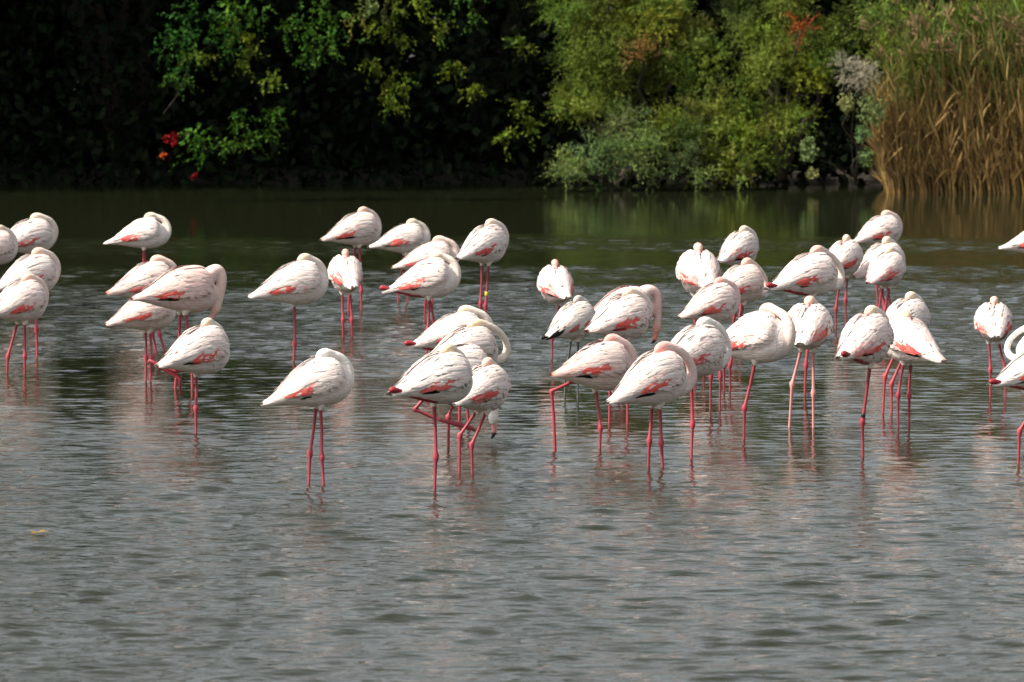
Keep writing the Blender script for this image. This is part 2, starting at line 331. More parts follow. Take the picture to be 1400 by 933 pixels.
def bulge(x, th):
    d = np.degrees(np.abs(th)); x = np.asarray(x, float)
    fr = .175 - .00002 * (d - 62) ** 2                  # rounded front outline of the folded wing
    lo = 112 - 18 * smoothstep(-.02, .17, x)
    return .030 * smoothstep(0, .045, fr - x) * smoothstep(6, 20, d) * smoothstep(0, 14, lo - d) * (.25 + .75 * smoothstep(-.36, -.06, x))
def wing_shell(side, col):
    xs_ = np.linspace(.18, -.34, 22); ts_ = np.radians(np.linspace(4, 116, 17))
    X_, T_ = np.meshgrid(xs_, ts_, indexing='ij'); o = bulge(X_, T_) + .0015
    V = surf(X_.ravel(), side * T_.ravel(), o.ravel())
    F = grid_faces(17, 22); F = F if side > 0 else F[:, ::-1]
    return V, F
def feather(out, x0, th0, ln, wd, dth, lift0, lift1, c0, c1, side, curl=0.0, bul=True):
    ts = np.array([0, .22, .48, .72, .9, 1.0]); pr = np.array([.55, .95, 1.0, .82, .5, .1])
    x = x0 - ln * ts; th = side * (th0 + dth * ts)
    off = lift0 + (lift1 - lift0) * ts + curl * ts ** 2
    if bul: off = off + bulge(x, th)
    c = surf(x, th, off)
    e = .02
    tg = surf(x, th + e, off) - surf(x, th - e, off); tg /= np.linalg.norm(tg, axis=1)[:, None] + 1e-9
    nrm = np.cross(np.gradient(c, axis=0), tg); nrm /= np.linalg.norm(nrm, axis=1)[:, None] + 1e-9
    up = surf(x, th, off + .01) - c
    nrm *= np.sign((nrm * up).sum(1))[:, None]
    w = wd * .5 * pr
    L_ = c - tg * w[:, None] - nrm * (w * .20)[:, None]; R_ = c + tg * w[:, None] - nrm * (w * .20)[:, None]
    n = len(out['V']) * 18
    V = np.stack([L_, c, R_], 1).reshape(-1, 3)
    out['V'].append(V)
    cc = (c0[None] * (1 - ts[:, None] ** 1.5) + c1[None] * ts[:, None] ** 1.5)
    cc = np.repeat(cc, 3, 0).reshape(-1, 3, 3); cc[:, 1] *= np.array([.93, .87, .86]); cc[:, 0] *= 1.03; cc[:, 2] *= 1.03
    out['C'].append(cc.reshape(-1, 3))
    F = []
    for i in range(5):
        a = n + i * 3; F += [(a, a+1, a+4, a+3), (a+1, a+2, a+5, a+4)]
    out['F'] += F

def wing_feathers(b, side, rnd):
    out = dict(V=[], C=[], F=[]); D = math.radians
    pk, rd = b['pink'], b['red']
    def white(extra=0.0):
        m = min(1, max(0, .0 + pk * .66 + extra + rnd.gauss(0, .08))); c = WHITE * (1 - m) + PINK * m
        if b['stain'] > 0: c = c * (1 - b['stain'] * .25)
        if b['young']: c = c * np.array([.9, .9, .88])
        return c * rnd.uniform(.84, 1.04)
    red_c = lambda: (RED * rnd.uniform(.8, 1.1) * (1 - .25 * (1 - rd)) + ORANGE * .2 * rnd.random())
    tailc = {W_: WHITE, P_: PINK * .55 + WHITE * .45, O_: ORANGE * .7 + PINK * .3}[b['tail']]
    # flank plumes
    for i in range(26):
        x0 = rnd.uniform(-.13, .17); th = D(rnd.uniform(112, 160))
        feather(out, x0, th, rnd.uniform(.07, .11), rnd.uniform(.03, .045), D(rnd.uniform(-5, 3)), .001, .006, white(), white(), side, 0.0, False)
    # primaries: black strip under the wing edge, tips crossed over the tail
    for i in range(rnd.choice([0, 1, 2, 2, 3]) if not b['young'] else 6):
        x0 = -.10 - .025 * i; th = D(116 - 1.5 * i + rnd.uniform(-2, 2))
        ln = .15 + .01 * i
        cb = BLACK if (rnd.random() < .8) else red_c()
        if b['young']: th = D(108 - 2 * i)
        feather(out, x0, th, ln * rnd.uniform(.5, .9), .02, D(2), .004, .009, cb, BLACK, side, 0.0, False)
    # red coverts: exposed window in mid wing
    xc = rnd.uniform(-.15, -.06); thc = rnd.uniform(94, 102)
    n = int(4 + 8 * rd) if not b['young'] else 2
    for i in range(n):
        f_ = i / max(1, n - 1)
        x0 = xc + .08 - .14 * f_ + rnd.uniform(-.012, .012); th = D(thc - 9 + 6 * math.sin(f_ * 3.1) + rnd.uniform(-7, 5))
        feather(out, x0, th, rnd.uniform(.07, .11), rnd.uniform(.036, .05), D(rnd.uniform(4, 14)), .008, .0125, red_c() * .78 + white(.2) * .22, red_c(), side)
    for i in range(int(6 * rd)):
        x0 = xc + rnd.uniform(-.07, .14); th = D(thc + rnd.uniform(-26, 6)); mm = rnd.uniform(.25, .6)
        feather(out, x0, th, rnd.uniform(.05, .08), rnd.uniform(.02, .03), D(rnd.uniform(-4, 3)), .009, .0145, white(), red_c() * mm + white() * (1 - mm), side)
    if 1.0 < b['yaw'] < 2.1 and not b['young']:
        for i in range(int(9 * rd)):
            mm = rnd.uniform(.5, 1)
            feather(out, rnd.uniform(-.25, -.13), D(rnd.uniform(58, 112)), rnd.uniform(.08, .13), rnd.uniform(.024, .034), D(rnd.uniform(-4, 3)), .012, .0175, red_c() * mm + white() * (1 - mm), red_c() * mm + white() * (1 - mm), side)
    if b['young']:
        for i in range(6):
            feather(out, -.26 - .012 * i, D(70 + 9 * i), .16, .034, 0, .012, .015, BLACK * 2, BLACK, side)
    # greater coverts / tail side
    for i in range(9):
        x0 = rnd.uniform(-.30, -.2); th = D(rnd.uniform(60, 135))
        m = rnd.random() * (.8 if b['tail'] != W_ else .25)
        c1 = tailc * m + white() * (1 - m)
        feather(out, x0, th, rnd.uniform(.10, .16), rnd.uniform(.026, .036), D(rnd.uniform(-3, 3)), .005, .008, white(), c1, side)
    # marginal coverts over the shoulder
    for r in range(5):
        for i in range(7):
            th = D(40 + i * 10 + rnd.uniform(-4, 4) + r * 2); x0 = .165 - r * .05 + rnd.uniform(-.012, .012) - abs(i - 3) * .006
            if th > D(107): continue
            c1 = white(.04); 
            if i >= 5 and rnd.random() < .12 * rd: c1 = red_c() * .5 + white() * .5
            feather(out, x0, th, rnd.uniform(.065, .09), rnd.uniform(.032, .042), D(rnd.uniform(-2, 4)), .007, .011, white(), c1, side)
    # long scapulars and tertials draped towards the tail
    for r in range(6):
        for i in range(6):
            th = D(10 + i * 13 + rnd.uniform(-5, 5)); x0 = .10 - r * .055 + rnd.uniform(-.015, .015) - i * .006
            ln = rnd.uniform(.13, .19) * (1.0 if r < 4 else .85)
            if i >= 5 and r in (1, 2, 3) and rnd.random() < rd: ln *= .6
            m = (rnd.random() * .7 if (r > 3 and b['tail'] != W_) else 0)
            c1 = tailc * m + white() * (1 - m)
            feather(out, x0, th, ln, rnd.uniform(.030, .044), D(rnd.uniform(-3, 4)), .010, .0125 + .003 * rnd.random(), white(), c1, side, .016 * rnd.random() if rnd.random() < .12 else .002 * rnd.random())
    # ruffled tufts beside the sunk bill
    for i in range(5):
        feather(out, rnd.uniform(-.03, .01), D(rnd.uniform(6, 22)), rnd.uniform(.09, .15), .028, D(rnd.uniform(-3, 4)), .008, .016, white(), white(), side, .006)
    return out

def tail_feathers(b, rnd):
    out = dict(V=[], C=[], F=[]); D = math.radians
    tailc = {W_: WHITE, P_: PINK * .7 + WHITE * .3, O_: ORANGE}[b['tail']]
    for i in range(9):
        th = D(-80 + 20 * i); s = 1
        c0 = WHITE * .95; c1 = tailc * rnd.uniform(.85, 1)
        feather(out, -.30, th, rnd.uniform(.125, .15), .036, 0, .001, .002, c0, c1, s)
    return out
def out_mesh(name, out, A):
    V = np.concatenate(out['V']); V = (V @ A[:3, :3].T) + A[:3, 3]
    return mesh_np(name, V, np.array(out['F']), np.concatenate(out['C']))

# --- solve where every bird stands
def solve(b, idx):
    x0, y0, x1, y1 = b['bbox']; rnd = random.Random(idx * 7 + 1)
    cy = on_water((x0 + x1) / 2, b['fy']); Y = cy.y; s = FPX / Y
    k = b['k'] or min(1.14, max(.88, (y1 - y0) / s / .40))
    if b['young']: k = .86
    NP, NR = neck_path(b)
    pts = np.concatenate([TORSO[0]] + ([NP + np.array([dx, dy, 0]) * NR[:, None] for dx in (-1, 1) for dy in (-1, 1)] if b['neck'] in ('tight', 'loose', 'loop') else []))
    def ext(yaw):
        q = (pts[:, 0] * math.cos(yaw) - pts[:, 1] * math.sin(yaw)) * k; return q.min(), q.max()
    want = (x1 - x0) / s
    if b['yaw'] in (RA, RT):
        best = min(range(0, 75, 2), key=lambda d: abs((lambda e: e[1] - e[0])(ext(math.radians(d))) - want) + .0004 * d)
        yaw = math.radians(best if b['yaw'] == RA else -best)
    else: yaw = math.radians(b['yaw'])
    e = ext(yaw)
    X = ((x0 + x1) / 2 - PW / 2) / s - (e[0] + e[1]) / 2
    zb = at_depth((x0 + x1) / 2, y1, Y).z
    depth = min(.34, max(.06, .66 * k - zb))
    b.update(k=k, yaw=yaw, X=X, Y=Y, zb=zb, depth=depth, s=s)
for i, b in enumerate(B):
    q = random.Random(i * 31 + 4)
    b['nv'] = q.uniform(.5, 1.1)
    if q.random() < .3: b['nside'] = -b['nside']
    b['sx'], b['sy'], b['sz'] = q.uniform(.95, 1.05), q.uniform(.9, 1.06), q.uniform(.94, 1.05)
    solve(b, i)

def lake_depth(x, y):
    x = np.asarray(x, float); y = np.asarray(y, float); num = np.full(x.shape, .16 * .02); den = np.full(x.shape, .02)
    for b in B:
        w = 1.0 / (((x - b['X']) ** 2 + (y - b['Y']) ** 2) + .03) ** 2; num = num + w * b['depth']; den = den + w
    return num / den

def build_bird(b, idx):
    rnd = random.Random(idx * 13 + 5)
    k, yaw, X, Y, zb, dep = b['k'], b['yaw'], b['X'], b['Y'], b['zb'], b['depth']
    root = empty('flamingo', (X, Y, -dep), yaw)
    tag(root, b['label'], 'flamingo', 'flamingos wading in the lake')
    Rm = np.array(Matrix.Rotation(-yaw, 3, 'Z'))
    def tolocal(w): return Rm @ (np.array(w) - np.array([X, Y, -dep]))
    pit = math.radians(b['pit'] + rnd.uniform(-2, 2))
    A = np.eye(4); A[:3, :3] = np.array(Matrix.Rotation(pit, 3, 'Y')) @ np.diag([b['sx'], b['sy'], b['sz']]) * k; A[:3, 3] = (0, 0, zb + dep)
    # --- body: torso, neck, head and thighs as one remeshed skin
    NP, NR = neck_path(b)
    parts = [TORSO, tube(NP, NR, 14)]
    twolegs = [l for l in b['legs'] if l != 'k']
    sides = [-1, 1][:len(twolegs)] if len(twolegs) == 2 else [rnd.choice([-1, 1])]
    # far leg first when the bird's left side is away from the camera
    hips = []
    lat = np.array([-math.sin(yaw), math.cos(yaw)])     # local +y in world
    order = []
    if len(twolegs) == 2:
        fx = [l[1] if l[0] == 's' else l[1][0][0] for l in twolegs]
        first = 0 if fx[0] < fx[1] else 1
        sgn = 1 if lat[0] < 0 else -1                   # which side lies further left in the picture
        sides = [sgn, -sgn] if first == 0 else [-sgn, sgn]
        if twolegs[1][0] == 'b':
            near = -1 if lat[1] > 0 else 1; sides = [-near, near]
    for l, sd in zip(twolegs, sides):
        ex = np.array([.0, .042 * sd, -.012])
        if l[0] == 'b': ex = np.array([-.06, .045 * sd, .01])
        hips.append(ex)
        if l[0] == 's':
            parts.append(tube([(.015, .05 * sd, .11), (.01, .05 * sd, .05), (.004, .045 * sd, .0), tuple(ex + np.array([0, 0, -.03]))], [.06, .052, .034, .014], 10))
        else:
            parts.append(tube([(.03, .05 * sd, .10), (-.01, .05 * sd, .05), tuple(ex)], [.06, .05, .02], 10))
    V, F = cat(parts)
    V, F = remesh(V, F, .0095)
    # plumage colour
    d = np.full(len(V), 9.0); ti = np.zeros(len(V))
    for i in range(len(NP)):
        q = np.linalg.norm(V - NP[i], axis=1) / NR[i]; m = q < d; d[m] = q[m]; ti[m] = i / (len(NP) - 1)
    nz = smooth_noise(V, idx, 14)
    m = np.clip(.05 + b['pink'] * (.6 + .35 * nz), 0, 1)[:, None]
    C = WHITE * (1 - m) + PINK * m
    if b['young']: C = C * .88
    neck = smoothstep(1.5, 1.1, d) * smoothstep(.12, .3, ti)
    hc = np.array(HEADC[b['head']]); warm = WHITE * (1 - .35 - .35 * b['pink']) + hc * (.35 + .35 * b['pink'])
    C = C * (1 - neck[:, None]) + warm * neck[:, None]
    hd = (smoothstep(1.5, 1.1, d) * smoothstep(.74, .84, ti))[:, None]
    C = C * (1 - hd) + hc * hd
    face = (smoothstep(1.5, 1.1, d) * smoothstep(.965, 1.0, ti))[:, None]
    C = C * (1 - face) + np.array([.78, .34, .30]) * face
    bel = (smoothstep(.05, -.02, V[:, 2]) * smoothstep(.2, .1, V[:, 0]))[:, None] * .35  # tan belly tint paints in warm bounce off the water
    C = C * (1 - bel) + np.array([.80, .68, .56]) * bel
    V = V @ A[:3, :3].T + A[:3, 3]
    parts = [(V, F)]; cols = [C]; mi = [np.zeros(len(F), int)]
    lc = LEGC * rnd.uniform(.8, 1.1) if not b['young'] else np.array([.10, .10, .10])
    if 1075 < b['bbox'][0] < 1080: lc = np.array([.62, .26, .24])
    ringobj = None
    for li, (l, ex) in enumerate(zip(twolegs, hips)):
        E = ex.copy(); E[2] += .012; E = A[:3, :3] @ E + A[:3, 3]
        Ew = np.array([X, Y, -dep]) + np.array(Matrix.Rotation(yaw, 3, 'Z')) @ E
        Yl = Ew[1]
        if l[0] == 's':
            Wt = np.array(at_depth(l[1], b['fy'], Yl)); Wt[2] = 0
            if len(l) >= 4: Hk = np.array(at_depth(l[2], l[3], Yl))
            else: Hk = Wt + (Ew - Wt) * .36; Hk[0] -= .012 * math.cos(yaw)
            T = Wt - Hk; foot = Hk + T * ((Hk[2] + dep) / max(.05, Hk[2]))
            foot[:2] = Wt[:2] + (foot[:2] - Wt[:2]) * .5; foot[2] = -dep + .006
            Kn = Ew + (Hk - Ew) * .5 + np.array([.004 * math.cos(yaw), 0, 0])
            pts = [Ew + np.array([0, 0, .02]), Ew + (Hk - Ew) * .12, Kn, Ew + (Hk - Ew) * .9, Hk + np.array([0, 0, .008]), Hk - np.array([0, 0, .014]),
                   Hk + (foot - Hk) * .12, Hk + (foot - Hk) * .5, Hk + (foot - Hk) * .9, foot]
            rr = [.0135, .012, .010, .0115, .0195, .0185, .0105, .0085, .0095, .012]
            P = np.array([tolocal(p) for p in pts]); Vt, Ft = tube(P, np.array(rr) * k * 1.08, 10)
            ti = [.75, .78, .85, 1, 1.1, 1.1, 1, .95, .9, .8]
            parts.append((Vt, Ft)); cc = np.repeat(np.array(ti), 10); cc = np.append(cc, [.8, .8]); cols.append(lc[None] * cc[:, None]); mi.append(np.ones(len(Ft), int))
            # webbed foot on the lake bed
            f = P[-1]; toes = np.array([[0, 0, .004], [.075, .05, 0], [.095, 0, 0], [.075, -.05, 0], [-.03, 0, 0], [.04, 0, .01]]) * k + f
            Ff = np.array([(0, 1, 5, 3), (1, 2, 3, 5), (0, 3, 4, 1)])
            parts.append((toes, Ff)); cols.append(np.repeat(lc[None], 6, 0)); mi.append(np.ones(3, int))
            if b['ring'] and b['ring'][0] == min(li, 1) or (b['ring'] and len(twolegs) == 1):
                q = b['ring'][2]; tgt = Ew[2] * (1 - q) + 0 * q
                # pixel row of the band along the leg, measured from the belly to the water
                zz = Ew[2] + (0 - Ew[2]) * q
                a0, a1 = (Ew, Hk) if zz > Hk[2] else (Hk, foot)
                f_ = (a0[2] - zz) / (a0[2] - a1[2]); c_ = a0 + (a1 - a0) * f_; dr = (a1 - a0) / np.linalg.norm(a1 - a0)
                rp = np.array([tolocal(c_ - dr * .018), tolocal(c_ - dr * .016), tolocal(c_ + dr * .016), tolocal(c_ + dr * .018)])
                Vr, Fr = tube(rp, np.array([.0125, .0145, .0145, .0125]) * k * 1.05, 14)
                ringobj = mesh_np('leg_ring', Vr, Fr, np.repeat(np.array([b['ring'][1]]), len(Vr), 0))
        else:
            pts = [Ew] + [np.array(at_depth(p[0], p[1], Yl)) for p in l[1]]
            pts[0] = pts[1] * .3 + Ew * .7
            intowater = len(l[1]) == 4 and l[1][-1][1] > 600
            if intowater:
                z0 = pts[-1]; dr = z0 - pts[-2]; pts.append(z0 + dr * ((z0[2] + dep) / max(.02, -dr[2]))); pts[-1][2] = -dep
            # densify with a knuckle at the hock (third point)
            Q, rr, tc = [], [], []
            h = pts[2]
            seq = [pts[0], pts[0] + (pts[1]-pts[0])*.6, pts[1], pts[1] + (h-pts[1])*.8, h + (pts[1]-h)*.06, h, h + (pts[3]-h)*.06, h + (pts[3]-h)*.2] + pts[3:]
            r_ = [.02, .014, .0125, .012, .0155, .0175, .0155, .011] + [.0115] * len(pts[3:])
            if not intowater: r_[-1] = .009; r_[-2] = .017
            P = np.array([tolocal(p) for p in seq]); Vt, Ft = tube(P, np.array(r_) * k * 1.08, 10)
            parts.append((Vt, Ft)); cols.append(np.repeat((lc * .9)[None], len(Vt), 0)); mi.append(np.ones(len(Ft), int))
    if 'k' in b['legs']:
        sd = -1 if abs(b['yaw']) < 1.6 else 1
        pts = np.array([(-.06,.045*sd,.0),(-.16,.05*sd,.0),(-.26,.045*sd,.012),(-.34,.04*sd,.028),(-.40,.036*sd,.036),(-.43,.034*sd,.038),(-.455,.033*sd,.037),(-.468,.033*sd,.034)])
        Vt, Ft = tube(pts, [.018,.016,.0155,.017,.02,.0235,.021,.011], 12)
        Vt = Vt @ A[:3, :3].T + A[:3, 3]
        parts.append((Vt, Ft)); cols.append(np.repeat((lc * np.array([.85, .5, .5]))[None], len(Vt), 0)); mi.append(np.ones(len(Ft), int))
    V, F = cat(parts)
    link('body', mesh_np('flamingo_body', V, F, np.concatenate(cols), matidx=np.concatenate(mi)), [M_PLUME, M_SKIN], root)
    # --- plumage parts
    for sd in (-1, 1):
        wf = wing_feathers(b, sd, rnd); sv, sf = wing_shell(sd, WHITE); mm = .6 * b['pink']
        wc = np.repeat((WHITE * (1 - mm) + PINK * mm)[None] * (.88 if b['young'] else 1), len(sv), 0)
        FV = np.concatenate(wf['V'] + [sv]) @ A[:3, :3].T + A[:3, 3]; nf_ = len(wf['V']) * 18
        link('wing', mesh_np('wing', FV, np.concatenate([np.array(wf['F']), sf + nf_]), np.concatenate(wf['C'] + [wc])), M_PLUME, root)
    link('tail', out_mesh('tail', tail_feathers(b, rnd), A), M_PLUME, root)
    # --- bill
    P, R = BILLS[b['neck']]; P = np.array(P, float); P[:, 1] *= -b['nside'] * -1; R = np.array(R)
    t = np.linspace(0, 1, len(P)); tt = np.linspace(0, 1, 10)
    P = hermite(t, P, tt); R = hermite(t, R, tt)
    Vb, Fb = tube(P, R, 10); Vb = Vb @ A[:3, :3].T + A[:3, 3]
    cb = np.array([.70, .30, .27]) if b['neck'] != 'hang' else np.array([.75, .22, .12])
    if b['young']: cb = np.array([.25, .24, .22])
    bl = np.append(np.repeat(smoothstep(.58, .68, tt), 10), [0, 1])[:, None]
    link('bill', mesh_np('bill', Vb, Fb, cb * (1 - bl) + BLACK * bl), M_BILL, root)
    if b['neck'] in ('breast', 'hang', 'feed'):
        for sd in (-1, 1):
            i = 30; c = NP[i] + np.array([0, sd * NR[i] * .93, 0]) + np.array([.008, 0, 0])
            Ve, Fe = tube([c + np.array([0, -.004 * sd, 0]), c, c + np.array([0, .003 * sd, 0])], [.004, .006, .003], 8)
            link('eye', mesh_np('eye', Ve @ A[:3, :3].T + A[:3, 3], Fe, np.repeat(np.array([[.55, .42, .05]]), len(Ve), 0)), M_BILL, root)
    if ringobj: link('leg_ring', ringobj, M_BILL, root)
    return root

# ------------------------------------------------------------------ ground and water
SHORE = 87.3
def shore_y(x):
    x = np.asarray(x, float)
    return SHORE + .25 * np.sin(x * .9 + 1) + .12 * np.sin(x * 2.3) - 1.0 * np.maximum(0, -11 - x) - .35 * np.maximum(0, x - 12)
def axis(fine0, fine1, step, outer):
    a = list(np.arange(fine0, fine1 + 1e-6, step)); lo = [fine0 - o for o in outer][::-1]; hi = [fine1 + o for o in outer]
    return np.array(lo + a + hi)
xs = axis(-24, 24, .25, [1, 3, 8, 20, 60, 200, 800, 2500]); ys = axis(4, 110, .35, [1, 3, 8, 20, 60, 200, 800, 2500])
GX, GY = np.meshgrid(xs, ys); sy = np.maximum(shore_y(GX), 20)
gz = -lake_depth(GX, GY)
f = smoothstep(-1.2, .9, GY - sy); gz = gz * (1 - f) + (.12 + .04 * np.sin(GX * 1.7) * np.sin(GY * 1.3)) * f
nf = smoothstep(14, 4, GY); gz = gz * (1 - nf) + 2.1 * nf
g = link('ground', mesh_np('ground', np.stack([GX, GY, gz], -1).reshape(-1, 3), grid_faces(len(xs), len(ys))), M_GROUND); tag(g, kind='structure')

rs = np.random.RandomState(4)
xs = axis(-9, 9, .045, [.5, 1.5, 4, 10, 30, 120, 400]); ys = np.concatenate([[20., 24, 26], np.arange(27, 50, .03), np.arange(50, SHORE + 1, .06), [SHORE + 1.5, SHORE + 4]])
GX, GY = np.meshgrid(xs, ys)
YP = np.array([270, 322, 329, 343, 350, 362, 369, 380, 386, 393, 408, 416, 485, 505, 575, 612, 660, 740, 940.])
YM = np.array([.06, .08, .75, .7, .28, .28, .75, .7, .45, 1.25, 1.25, 1.05, .95, .34, .34, .58, .78, 1.0, 1.05])
rowpx = project(np.stack([np.zeros(4000), np.linspace(20, 95, 4000), np.zeros(4000)], -1))[1]
warp = 1.6 * np.sin(GX * .55 + GY * .13 + 1) + .9 * np.sin(GX * 1.3 - GY * .21) + .5 * np.sin(GX * 2.9 + GY * .4)
pxrow = np.interp(GY + warp * np.clip((62 - GY) / 10, .25, 1.0), np.linspace(20, 95, 4000), rowpx)
calm = np.interp(pxrow, YP, YM)
Z = np.zeros_like(GX); NW = 90
lam = np.exp(rs.uniform(np.log(.10), np.log(.40), NW)); ang = rs.normal(0, .45, NW) - .1
for l, a in zip(lam, ang):
    kk = 2 * np.pi / l; slope = .088 * math.sqrt(2 / NW) * (1.15 if .16 < l < .4 else .9)
    Z += slope / kk * np.sin(kk * (np.sin(a) * GX + np.cos(a) * GY) + rs.uniform(0, 6.28))
Z = Z + .35 * Z * np.abs(Z) / (np.abs(Z).mean() + 1e-6) * .5
edge = smoothstep(9.0, 8.0, np.abs(GX)) * smoothstep(27, 28.5, GY) * smoothstep(SHORE + 1, SHORE - 1.5, GY)
Z *= calm * edge
wcol = np.repeat(calm.reshape(-1, 1), 3, 1)
w = link('water', mesh_np('water', np.stack([GX, GY, Z], -1).reshape(-1, 3), grid_faces(len(xs), len(ys)), wcol), M_WATER); tag(w, kind='structure')

# ------------------------------------------------------------------ vegetation
def leaf_quads(C, D, Nn, ln, wd, cols):
    """diamond leaves: C centres, D long axis, Nn normals"""
    S = np.cross(D, Nn); S /= np.linalg.norm(S, axis=1)[:, None] + 1e-9
    ln = np.asarray(ln).reshape(-1, 1); wd = np.asarray(wd).reshape(-1, 1)
    V = np.stack([C - D * ln * .5, C - D * ln * .05 + S * wd * .5, C + D * ln * .5, C - D * ln * .05 - S * wd * .5], 1).reshape(-1, 3)
    F = np.arange(len(C) * 4).reshape(-1, 4)
    return V, F, np.repeat(cols, 4, 0)
def unit(v): return v / (np.linalg.norm(v, axis=1)[:, None] + 1e-9)
def rand_unit(r, n): return unit(r.normal(size=(n, 3)))
def crown_leaves(r, lobes, n, size, base, var=.35, shell=.55):
    """lobes: (cx,cy,cz,rx,ry,rz)"""
    lob = np.array(lobes); vol = lob[:, 3] * lob[:, 4] * lob[:, 5]; pick = r.choice(len(lob), n, p=vol ** .75 / (vol ** .75).sum())
    L_ = lob[pick]; d = rand_unit(r, n); rad = shell + (1 - shell) * r.rand(n) ** .6
    rad *= 1 + .12 * np.sin(d[:, 0] * 9 + pick) * np.sin(d[:, 2] * 8 + pick * 2)
    C = L_[:, :3] + d * rad[:, None] * L_[:, 3:]
    D = unit(d * .4 + rand_unit(r, n) + np.array([0, 0, -.35])); Nn = unit(d * .6 + rand_unit(r, n) * .8 + np.array([0, 0, .4]))
    tint = 1 + var * (np.sin(pick * 12.9898) * .5 + r.normal(0, .4, n)); tint = np.clip(tint, .4, 1.8)
    c = np.array(base)[None] * tint[:, None]; c[:, 0] *= 1 + .25 * np.sin(pick * 4.1)
    return leaf_quads(C, D, Nn, size * r.uniform(.7, 1.3, n), size * .5 * r.uniform(.7, 1.3, n), np.clip(c, 0, 1))
def merge(parts):
    Vs, Fs, Cs, n = [], [], [], 0
    for V, F, C in parts: Vs.append(V); Fs.append(F + n); Cs.append(C); n += len(V)
    return np.concatenate(Vs), np.concatenate(Fs), np.concatenate(Cs)
def limbs(base, tops, r0, rnd):
    parts = []
    for i, t in enumerate(tops):
        b = Vector(base); t = Vector(t); n = 7; P = []; R = []
        for j in range(n):
            f = j / (n - 1); p = b.lerp(t, f); p.x += math.sin(f * 3.1) * rnd.uniform(-.15, .15); p.z += math.sin(f * 3.14) * .12 * (t - b).length * (.5 if i else 0)
            P.append(tuple(p)); R.append(r0 * (1 if i == 0 else .6) * (1 - .8 * f))
        parts.append(tube(np.array(P), R, 8))
    return cat(parts)
def tree(name, label, cat_, base, lobes, n, size, colr, r0, seed, group=None, extra=None, mat=None):
    r = np.random.RandomState(seed); rnd = random.Random(seed)
    root = empty(name, base); tag(root, label, cat_, group)
    lob = np.array(lobes, float)
    tops = [tuple(l[:3]) for l in sorted(lobes, key=lambda q: -q[2])[:8]]
    V, F = limbs((base[0], base[1], base[2] - .1), tops, r0, rnd)
    link('trunk', mesh_np('trunk', V - np.array(base), F), M_BARK, root)
    parts = [crown_leaves(r, lobes, n, size, colr)] if n else []
    if extra: parts += extra
    V, F, C = merge(parts)
    link('crown', mesh_np('crown', V - np.array(base), F, C, smooth=False), mat or M_LEAF, root)
    return root
def sublobes(r, lobes, per=7, f=.38):
    out = []
    for l in lobes:
        c = np.array(l[:3]); R = np.array(l[3:6])
        for i in range(per):
            d = rand_unit(r, 1)[0]; d[1] = -abs(d[1]) if r.rand() < .75 else d[1]
            q = f * r.uniform(.6, 1.25); t = np.array(l[6]) * r.uniform(.65, 1.35) * np.array([r.uniform(.85, 1.25), 1, r.uniform(.7, 1.3)])
            p = c + d * R * r.uniform(.55, .95)
            out.append((p[0], p[1], p[2], R[0] * q, R[1] * q, R[2] * q, tuple(t)))
    return out
def sprays(r, lobes, per_area, ln, leaflets, lsz, base, var=.3, up=.6, tipc=None, wr=.3):
    """feathery twigs: lobes (x,y,z,rx,ry,rz,tint[3] or None)"""
    CC, DD, NN, CO, LL = [], [], [], [], []
    for li, lb in enumerate(lobes):
        c = np.array(lb[:3]); rad = np.array(lb[3:6]); col = np.array(lb[6] if len(lb) > 6 and lb[6] is not None else base)
        n = max(3, int(per_area * rad[0] * rad[2]))
        d = rand_unit(r, n); d[:, 1] = np.where(r.rand(n) < .7, -np.abs(d[:, 1]), d[:, 1])
        rr = (.35 + .65 * r.rand(n) ** .6)[:, None]
        P0 = c + d * rr * rad
        ax = unit(d * .8 + np.array([0, -.1, up]) + r.normal(0, .45, (n, 3)))
        L_ = ln * r.uniform(.5, 1.3, n)
        bend = unit(np.stack([r.normal(0, .5, n), r.normal(0, .5, n), -np.ones(n)], -1))
        tint = np.clip(1 + var * r.normal(0, .6, n), .45, 1.7)
        for q in range(leaflets):
            t = (q + .5) / leaflets
            p = P0 + ax * (L_ * t)[:, None] + bend * (L_ * .35 * t * t)[:, None]
            sd = unit(ax * .7 + r.normal(0, .7, (n, 3)) + bend * .3 * t)
            CC.append(p + sd * lsz * .4); DD.append(sd); NN.append(rand_unit(r, n)); LL.append(lsz * r.uniform(.7, 1.3, n) * (1.1 - .5 * t))
            cl = col[None] * tint[:, None]
            if tipc is not None: cl = cl * (1 - .5 * t) + np.array(tipc) * .5 * t
            CO.append(cl)
    C = np.concatenate(CC); LN = np.concatenate(LL)
    return leaf_quads(C, np.concatenate(DD), np.concatenate(NN), LN, LN * wr, np.clip(np.concatenate(CO), 0, 1))
def lobe(px, py, rx, ry, Y, ryd=None, tint=None):
    c = at_depth(px, py, Y); s = FPX / Y
    return (c.x, c.y, c.z, rx / s, ryd or max(rx, ry) / s * .9, ry / s, tint)

OL = (.115, .16, .026); YG = (.155, .205, .03); PG = (.14, .205, .06); DG = (.04, .065, .015); BR = (.14, .09, .035)
r = np.random.RandomState(11)
